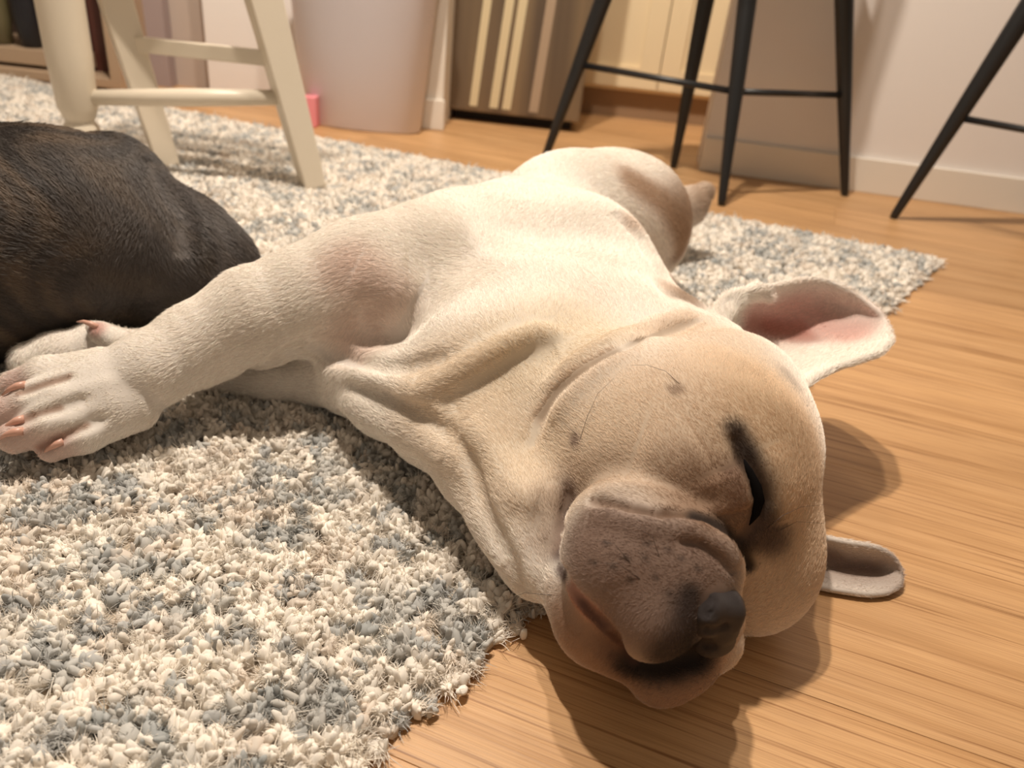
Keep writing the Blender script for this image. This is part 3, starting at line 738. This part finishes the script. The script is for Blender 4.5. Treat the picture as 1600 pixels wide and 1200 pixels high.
T = lambda pts: dog.trace(pts)
def fold(pts, a, w): dog.fold(T(pts), a, w)
FOLDS = [
  # nose rope above the muzzle, crease and ridges
  ([(925, 782), (950, 788), (985, 798), (1030, 808), (1080, 808), (1122, 822), (1152, 850), (1166, 885)], -.020, .0042),
  ([(925, 805), (960, 806), (1010, 820), (1060, 824), (1100, 834), (1138, 862), (1152, 890)], .008, .008),
  ([(930, 765), (980, 762), (1040, 778), (1090, 790)], .003, .007),
  ([(1060, 846), (1095, 852), (1128, 874), (1148, 900)], -.005, .0035),
  # eye
  ([(1150, 680), (1162, 715), (1180, 750), (1190, 785), (1180, 820), (1160, 850)], -.010, .0055),
  ([(1165, 840), (1140, 832), (1110, 818)], -.005, .0055),
  ([(1128, 740), (1140, 775), (1142, 800)], .006, .014),
  ([(1205, 700), (1222, 760), (1218, 820)], .003, .012),
  ([(1000, 700), (1060, 720), (1100, 700)], .004, .025),
  # mouth line
  ([(890, 768), (884, 800), (878, 835), (874, 870)], -.006, .0032),
  ([(872, 880), (882, 905), (915, 948), (955, 992), (1000, 1035)], -.013, .005),
  ([(1000, 1035), (1035, 1040), (1070, 1030), (1100, 1030)], -.012, .006),
  ([(355, 605), (400, 578), (440, 555), (480, 535)], -.014, .006),
  ([(480, 535), (505, 548), (525, 560)], -.010, .007),
  # cheek fold behind the mouth
  ([(846, 800), (838, 840), (842, 890), (852, 950)], -.003, .006),
  ([(866, 760), (862, 800), (860, 850)], .002, .006),
  # collar of loose skin behind the head
  ([(1098, 500), (1040, 522), (980, 545), (920, 575), (872, 615), (846, 655), (832, 700)], -.007, .0042),
  ([(1080, 492), (1020, 508), (950, 535), (890, 570), (850, 610)], .005, .008),
  ([(1010, 545), (940, 578), (890, 620), (862, 660)], .004, .009),
  # ridge from withers to throat
  ([(880, 522), (840, 520), (800, 536), (750, 562), (700, 590), (655, 612), (605, 600), (540, 575)], .009, .009),
  ([(870, 545), (810, 562), (760, 594), (715, 627), (690, 645)], -.0055, .014),
  # armpit and breast folds
  ([(496, 538), (540, 556), (590, 572), (640, 572), (700, 556)], -.014, .008),
  ([(545, 603), (600, 618), (650, 642), (690, 668), (715, 690)], -.012, .007),
  ([(715, 685), (735, 720), (750, 770), (775, 830), (800, 880), (825, 930)], -.011, .006),
  ([(735, 660), (765, 700), (790, 750), (812, 775), (840, 790)], .006, .010),
  ([(530, 625), (590, 660), (650, 690), (700, 720)], .006, .012),
  ([(700, 760), (745, 830), (790, 890)], .003, .010),
  # shoulder blade, elbow
  ([(560, 420), (600, 440), (650, 470)], .006, .022),
  ([(640, 400), (720, 400), (790, 420)], -.006, .03),
  ([(565, 470), (572, 510), (590, 540)], -.005, .012),
  ([(960, 330), (1000, 370), (1030, 420), (1050, 470)], -.008, .012),
  # toe gaps
  ([(110, 588), (60, 604), (30, 614)], -.010, .0045), ([(135, 622), (94, 637), (55, 648), (20, 662)], -.012, .0045),
  ([(165, 652), (135, 664), (100, 680), (62, 700)], -.012, .0045), ([(190, 590), (130, 606), (60, 622)], .002, .008),
  # nostril side of the nose
]
P_ = T(sum([list(f_[0]) for f_ in FOLDS], [])); i_ = 0
for f_ in FOLDS: dog.fold(P_[i_:i_ + len(f_[0])], f_[1], f_[2]); i_ += len(f_[0])
V, F, N = dog.mesh(.0021, (-.62, .26, -.002), (.48, 1.52, .262))
V[:, 2] = np.maximum(V[:, 2], .0005)
sleeper = empty('sleeping_dog', tuple(np.array([.16, .6, 0.])))
tag(sleeper, 'cream and white short-haired dog asleep on its side, head on the wooden floor', 'dog')
body = mesh_np('body', V, F, coat_skin, sleeper)
X = caster(V, F)
WHITE = (.90, .83, .76); CREAM = (.78, .64, .49); FAWN = (.63, .455, .30); TAN = (.50, .34, .23); MASK = (.27, .18, .14); DARK = (.03, .022, .02); PINK = (.62, .33, .28)
SP = [
  (X((1245, 650), (1268, 740), (1275, 830)), .06, FAWN, .75), (X((1130, 600), (1150, 700), (1020, 640)), .075, FAWN, .75), (X((1240, 720), (1200, 900)), .06, FAWN, .6), (X((900, 720),), .06, CREAM, .7),
  (X((1110, 520), (1200, 620)), .045, FAWN, .5), (X((900, 560), (1080, 505)), .02, FAWN, .45),
  (X((820, 560), (900, 520)), .05, (.78, .66, .50), .8), (X((780, 700), (700, 620)), .05, (.76, .63, .47), .6),
  (X((1062, 390), (1074, 430), (1074, 470)), .022, (.30, .19, .12), .85), (X((985, 280), (1035, 312), (1068, 365), (1076, 430)), .024, TAN, .9), (X((1070, 325), (1104, 300)), .045, (.40, .27, .18), .85),
  (X((985, 350), (1030, 400), (1045, 450)), .014, TAN, .55),
  (X((1012, 350), (1040, 395), (1048, 440)), .017, WHITE, .9),
  # muzzle mask, plus shade painted around lips, nose and toes
  (X((940, 850), (1010, 860), (1090, 870)), .026, MASK, .8), (X((985, 880), (1060, 900)), .050, MASK, .88), (X((1000, 960), (1040, 985)), .036, MASK, .9), (X((925, 850),), .030, MASK, .7), (X((1100, 870), (1130, 900)), .022, MASK, .6),
  (X((891, 768), (882, 815), (874, 860)), .009, (.085, .05, .055), .9), (X((860, 790), (858, 850)), .014, (.36, .25, .18), .6), (X((950, 1040), (900, 1000), (1060, 1080), (1120, 1040)), .03, (.40, .24, .15), .8), (X((1045, 1020), (1080, 1010), (1090, 1030)), .016, (.04, .03, .027), .97), (X((1080, 932), (1076, 960), (1080, 990)), .008, (.03, .024, .022), .95), (X((985, 1040), (1020, 1042), (1050, 1050)), .012, DARK, .95),  # near-black spots paint shade between the lips and left of the nose
  (X((890, 965), (925, 1010), (975, 1045), (1030, 1085), (1090, 1070)), .022, (.36, .22, .145), .85), (X((900, 930), (930, 960)), .014, (.45, .20, .14), .8), (X((950, 985), (975, 1015)), .016, (.14, .075, .055), .85),
  *[(X(q), .0022, DARK, .65) for q in ((950, 850), (980, 873), (1010, 873), (1013, 850), (1026, 903), (986, 907), (1046, 927), (1066, 873), (1093, 890), (960, 887), (1046, 860), (930, 880))],
  *[(X(*q), .0035, (.45, .28, .20), .8) for q in (((110, 588), (60, 604), (30, 614)), ((94, 637), (55, 648), (20, 662)), ((135, 664), (100, 680), (62, 700)))],  # toe gaps tinted darker to paint in their shade
  (X((1072, 950), (1066, 985), (1062, 1015)), .013, (.07, .05, .045), .8),  # dark shading beside the nose, painted into the coat
  (X((1166, 815), (1180, 838), (1200, 842)), .014, (.05, .038, .034), .9),
  # eye rim, plus shade painted into the face and neck creases
  (X((1095, 813), (1125, 826), (1152, 852), (1166, 884)), .0062, DARK, .95), (X((1040, 800), (1108, 822)), .004, (.16, .09, .06), .8), (X((1152, 678), (1164, 712)), .0095, (.06, .04, .032), .97), (X((1166, 720), (1184, 760), (1190, 800), (1178, 830), (1160, 850)), .0115, DARK, .98),  # nose rope crease darkened as painted shade, then the eye rim
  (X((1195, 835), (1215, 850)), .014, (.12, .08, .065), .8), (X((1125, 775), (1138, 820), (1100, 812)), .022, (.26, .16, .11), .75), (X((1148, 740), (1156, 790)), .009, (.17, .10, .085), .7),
  (X((900, 690),), .006, (.2, .12, .1), .7), (X((1058, 610),), .006, (.25, .15, .1), .7),
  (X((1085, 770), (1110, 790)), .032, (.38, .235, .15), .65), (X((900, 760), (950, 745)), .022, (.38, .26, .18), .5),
  (X((960, 553), (920, 575), (895, 595), (872, 615), (846, 655)), .006, (.46, .31, .21), .45),  # neck crease browned, its shade put into the coat colour
  # ears
  (X((1180, 500), (1230, 495), (1280, 505), (1330, 520)), .030, (.66, .36, .31), .8), (X((1200, 510), (1250, 512)), .012, (.50, .19, .15), .75), (X((1232, 588), (1240, 598)), .010, (.2, .15, .13), .35), (np.array([UP[0][1], UP[1][1], UP[2][2]]), .014, (.42, .16, .12), .7),  # pink inner ear; the grey spot paints shade in the ear base crevice
  (np.array([DN[1][2], DN[4][2]]), .03, (.42, .32, .27), .8), (np.array([DN[1][1], DN[2][2], DN[3][2]]), .012, (.22, .12, .09), .7),  # inside of the lower ear painted darker, as if shadowed
  # paws; crease and lip shade painted on last
  (X((20, 600), (4, 650), (20, 690), (90, 705)), .018, PINK, .5), (X((150, 512),), .010, PINK, .9), (X((550, 420), (600, 470), (560, 520)), .03, (.66, .46, .38), .5),
  (X((930, 784), (985, 798), (1030, 808), (1080, 808)), .0040, (.28, .18, .125), .75), (X((1085, 809), (1122, 822), (1152, 850), (1167, 884)), .0065, DARK, .93),  # nose rope crease again, its shade painted in brown and black
  (X((985, 1036), (1015, 1044), (1055, 1042), (1090, 1028)), .0115, (.022, .017, .016), .95), (X((876, 890), (915, 948), (955, 992), (992, 1030)), .0042, (.09, .045, .038), .85), (X((1075, 1005), (1092, 1022)), .010, DARK, .9),  # lip recess and mouth crease blackened, shade painted into the colour
]
coat = blotches(WHITE, SP)
tint_mesh(body, V, lambda P: coat(P) * .72)  # skin darkened to imitate the shade between hairs
# direction the coat lies in
FL = [((1125, 960), (1060, 930)), ((1080, 900), (1000, 880)), ((1000, 900), (960, 850)), ((960, 880), (900, 860)), ((1000, 980), (960, 1000)), ((940, 980), (930, 1020)),
      ((1040, 990), (1030, 1030)), ((1110, 820), (1060, 790)), ((1040, 800), (960, 770)), ((1120, 760), (1080, 720)), ((1080, 700), (1020, 640)), ((1160, 660), (1120, 600)), ((1230, 760), (1210, 680)),
      ((1220, 900), (1250, 840)), ((960, 740), (900, 690)), ((900, 700), (850, 660)), ((1000, 600), (960, 560)), ((1150, 560), (1130, 520)), ((860, 800), (845, 740)),
      ((800, 800), (770, 740)), ((760, 760), (720, 730)), ((700, 720), (640, 690)), ((600, 670), (550, 640)), ((860, 620), (800, 580)), ((760, 600), (690, 560)), ((700, 620), (640, 600)),
      ((950, 520), (900, 470)), ((1020, 480), (980, 420)), ((860, 460), (840, 400)), ((900, 380), (930, 320)), ((760, 480), (720, 420)), ((700, 420), (640, 400)), ((800, 380), (830, 310)),
      ((960, 320), (990, 280)), ((1030, 330), (1060, 380)), ((640, 500), (600, 450)), ((600, 430), (520, 430)), ((520, 480), (430, 500)), ((430, 480), (340, 520)), ((340, 520), (250, 560)), ((240, 580), (160, 610)),
      ((150, 620), (80, 640)), ((110, 680), (85, 698)), ((60, 600), (20, 606)), ((120, 545), (60, 560)), ((240, 540), (150, 545)), ((460, 600), (390, 600)), ((560, 540), (530, 580)), ((620, 560), (590, 520))]
fa = X(*[a for a, b in FL]); fb = X(*[b for a, b in FL]); fd = fb - fa; fd /= np.linalg.norm(fd, axis=1, keepdims=True)
ear_c = np.array([UP[2][2], UP[4][2], DN[2][2], DN[4][2]]); ear_d = np.array([UP[5][2] - UP[0][2]] * 2 + [DN[5][2] - DN[0][2]] * 2); ear_d /= np.linalg.norm(ear_d, axis=1, keepdims=True)
fa = np.r_[fa, ear_c]; fd = np.r_[fd, ear_d]
def flow(P):
    out = np.zeros_like(P)
    for i in range(0, len(P), 60000):
        q = P[i:i + 60000]; d2 = ((q[:, None] - fa[None]) ** 2).sum(2) + 2.5e-4; w = d2 ** -2; out[i:i + 60000] = (w @ fd) / w.sum(1, keepdims=True)
    # whorls and partings: low frequency wander
    s = np.stack([np.sin(P[:, 1] * 61 + P[:, 2] * 47), np.sin(P[:, 0] * 53 + 1.3), np.sin(P[:, 0] * 41 + P[:, 1] * 37)], 1)
    return out + .18 * s
muz = X((985, 900), (1000, 980), (1080, 920), (930, 960), (1050, 1040)); earm = np.array([UP[1][1], UP[2][2], UP[3][2], UP[4][2], DN[1][2], DN[3][2]])
chestp = X((720, 560), (600, 640), (700, 720), (760, 640), (760, 800)); toes = X((40, 640), (100, 690), (40, 610), (150, 512), (110, 640), (160, 600))
creasep = X((1000, 800), (1040, 808), (1080, 808), (1110, 817), (1135, 832), (1152, 850), (1165, 882), (1170, 740), (1184, 780), (1172, 815), (888, 780), (878, 830), (874, 870), (900, 930), (940, 975), (985, 1020), (1030, 1040), (1080, 1030))
def near_any(P, Q, r): return np.exp(-np.min(((P[:, None] - Q[None]) ** 2).sum(2), 1) / r ** 2)
def hair_len(P):
    L = np.full(len(P), .0085); d = depth_arr(P)
    L -= .0036 * np.clip((.72 - d) / .1, 0, 1)           # the face is shorter haired
    L = L + (.0036 - L) * near_any(P, muz, .05); L = L + (.0026 - L) * near_any(P, earm, .03); L = L + (.0032 - L) * near_any(P, toes, .05)
    L = L + (.0022 - L) * near_any(P, creasep, .009)
    return L + .003 * near_any(P, chestp, .05)
def depth_arr(P): return (P - CAM) @ RM[:, 2]
cen = V[F].mean(1); dp = np.linalg.norm(cen - CAM, axis=1); fn = np.cross(V[F[:, 2]] - V[F[:, 0]], V[F[:, 3]] - V[F[:, 1]])
sd = np.einsum('ij,ij->i', fn, cen - CAM)
if np.einsum('ij,ij->i', fn, N[F[:, 0]]).mean() < 0: sd = -sd
dens = 1.6e6 * (.6 / np.maximum(dp, .5)) ** 2 * np.where(sd < 0, 1.0, .3) * (cen[:, 2] > .006)
dens = dens * np.where(np.isin(np.arange(len(F)), np.nonzero(near_any(cen, X((1122, 950), (1118, 1000)), .018) > .5)[0]), 0, 1)
hair, nh = fur('coat', V, F, N, dens, hair_len, flow, lambda P: coat(P) * 1.10, coat_hair, sleeper, lift=.23, rad=.000092, n_seg=4)
print('HAIRS', nh)

# nose leather
nose = Body()
def nb(px, py, r, k=.006, back=.35):
    c = X((px, py))[0]; rr = r * depth(c) / FPX; d = ray(px, py); d /= np.linalg.norm(d); nose.ball(c + d * rr * back, rr, k)
nb(1106, 950, 30, back=.40); nb(1102, 970, 26, back=.5); nb(1130, 950, 34, back=.45); nb(1122, 975, 34, back=.45); nb(1108, 1000, 27, back=.45); nb(1126, 998, 22, back=.45)
NT_ = lambda *p: nose.trace(np.array(p))
nose.fold(NT_((1112, 930), (1103, 942), (1104, 956), (1112, 962)), -.007, .0028)
nose.fold(NT_((1098, 984), (1110, 987), (1126, 985), (1140, 977)), -.006, .0026)
nose.fold(NT_((1098, 1012), (1108, 1010), (1120, 1010)), -.004, .0026)
nose.fold(NT_((1150, 930), (1162, 960), (1150, 990)), .0015, .003)
cN = X((1120, 965))[0]
Vn, Fn, Nn = nose.mesh(.0010, cN - .04, cN + .04)
nm = mat_new('nose_leather', (.034, .026, .026), .5, spec=.4); t = NT(nm); v_ = t.n('ShaderNodeTexVoronoi', {'Scale': 900.0}); t.bump(v_.outputs['Distance'], .0004, .6)
mesh_np('nose', Vn, Fn, nm, sleeper)
# closed eye: dark lid edge in the slit
bm = bmesh.new(); q = X((1161, 714), (1170, 736), (1180, 760), (1184, 782), (1180, 802), (1170, 820)); tube(bm, [p + np.array([0, .001, -.0008]) for p in q], [.0010, .0032, .0046, .0050, .0036, .0012], 12)
bm_obj('eyelid', bm, mat_new('lid_dark', (.006, .005, .005), .9, spec=.05), sleeper, smooth=True)
# claws
claw_m = mat_new('claw_pink', (.60, .34, .26), .35)
def claw(a, b, r=.0034):
    a = np.array(a, float); b = np.array(b, float); p = X(a[:2])[0]; p = p + (CAM - p) / np.linalg.norm(CAM - p) * .0015; u = ball_dir(p, a, b); bm = bmesh.new()
    pts = [p - u * .004 - np.array([0, 0, .001]), p + u * .003 + np.array([0, 0, .0003]), p + u * .010, p + u * .017 - np.array([0, 0, .003])]
    tube(bm, pts, [r, r * .95, r * .6, r * .18], 12); bm_obj('claw', bm, claw_m, sleeper, smooth=True)
def ball_dir(p, a, b):
    q = CAM + ray(*b[:2]) * (depth(p) - .001); u = q - p; return u / np.linalg.norm(u)
claw((32, 602), (-6, 616)); claw((30, 656), (-4, 672)); claw((28, 674), (-2, 682)); claw((92, 692), (56, 712), .0032); claw((146, 508), (132, 503), .003)
# whiskers and brows
wh_m = mat_new('whisker_dark', (.05, .035, .03), .5)
for pts in ([(1198, 826), (1222, 806), (1252, 792), (1290, 788)], [(1212, 832), (1245, 815), (1290, 818)], [(905, 690), (918, 650), (934, 615), (960, 590)], [(902, 680), (880, 660), (858, 648)],
            [(1062, 600), (1040, 580), (1010, 570), (985, 571)], [(985, 880), (960, 850), (925, 842)], [(1000, 905), (965, 880), (915, 880)], [(1030, 870), (1020, 840), (990, 820)], [(862, 930), (820, 926), (790, 938)]):
    q = X(*pts); n_ = len(q); d0 = depth(q[0]); pp = [q[0]]
    for k in range(1, n_): pp.append(CAM + ray(*pts[k]) * (min(depth(q[k]), d0 + .03) - .004 * k))
    bm = bmesh.new(); tube(bm, pp, list(np.linspace(.00022, .00007, n_)), 5); bm_obj('whisker', bm, wh_m, sleeper, smooth=True)
# ------------------------------------------------------------------ the dark brindle dog lying behind
dog = Body(); RUG = .018
for q in ((40, 378, 168, .120), (176, 354, 118, .115), (-160, 400, 200, .12), (-380, 500, 200, .12), (95, 352, 122, .135), (178, 268, 50, .165)): B(*q, k=.05)
for q in ((270, 400, 96, .090), (325, 425, 80, .075), (300, 365, 56, .10)): B(*q, k=.03)
Lm([(-60, 480, 56, .05), (60, 466, 50, .05), (180, 446, 50, .052), (300, 438, 54, .055)], .05)
dog.fold(T([(225, 240), (255, 280), (280, 330), (284, 400)]), -.014, .012)
dog.fold(T([(330, 330), (345, 380), (340, 430)]), -.003, .012)
V2, F2, N2 = dog.mesh(.0042, (-1.42, .45, 0), (-.2, 1.35, .34))
V2[:, 2] = np.maximum(V2[:, 2], .004)
dark = empty('brindle_dog', tuple(np.array([-.6, .95, 0]))); tag(dark, 'dark brindle dog lying on the rug, only its back and haunch in view', 'dog')
def brindle(P):
    w = np.sin(P[:, 0] * 150 + P[:, 1] * 60 + 4.5 * np.sin(P[:, 2] * 38 + P[:, 1] * 24) + 3 * np.sin(P[:, 1] * 31 + P[:, 0] * 17))
    w2 = np.sin(P[:, 0] * 61 + P[:, 1] * 43 + P[:, 2] * 71); k = np.clip(.5 + .35 * w + .35 * w2, 0, 1)[:, None] ** 1.6
    right = np.clip((P[:, 0] + .52) / .12, 0, 1)[:, None]
    return np.array([.042, .034, .030]) * (1 - k) + np.array([.15, .108, .076]) * k * (1 - .7 * right) + np.array([.045, .042, .042]) * right
dskin = tint_mat('brindle_skin', .7, .2); dhair = tint_mat('brindle_hair', .45, .4)
b2 = mesh_np('body', V2, F2, dskin, dark); tint_mesh(b2, V2, brindle)
cen = V2[F2].mean(1); fn = np.cross(V2[F2[:, 2]] - V2[F2[:, 0]], V2[F2[:, 3]] - V2[F2[:, 1]]); sd = np.einsum('ij,ij->i', fn, cen - CAM)
if np.einsum('ij,ij->i', fn, N2[F2[:, 0]]).mean() < 0: sd = -sd
dn = 3.6e5 * np.where(sd < 0, 1., .25) * (cen[:, 0] > -1.0)
def flow2(P): return np.tile(np.array([.75, -.25, -.35]), (len(P), 1)) + .25 * np.stack([np.sin(P[:, 1] * 40), np.sin(P[:, 0] * 35), np.sin(P[:, 2] * 50)], 1)
fur('coat', V2, F2, N2, dn, lambda P: np.full(len(P), .012), flow2, lambda P: brindle(P) * 1.25, dhair, dark, lift=.22, rad=.00015, seed=5)
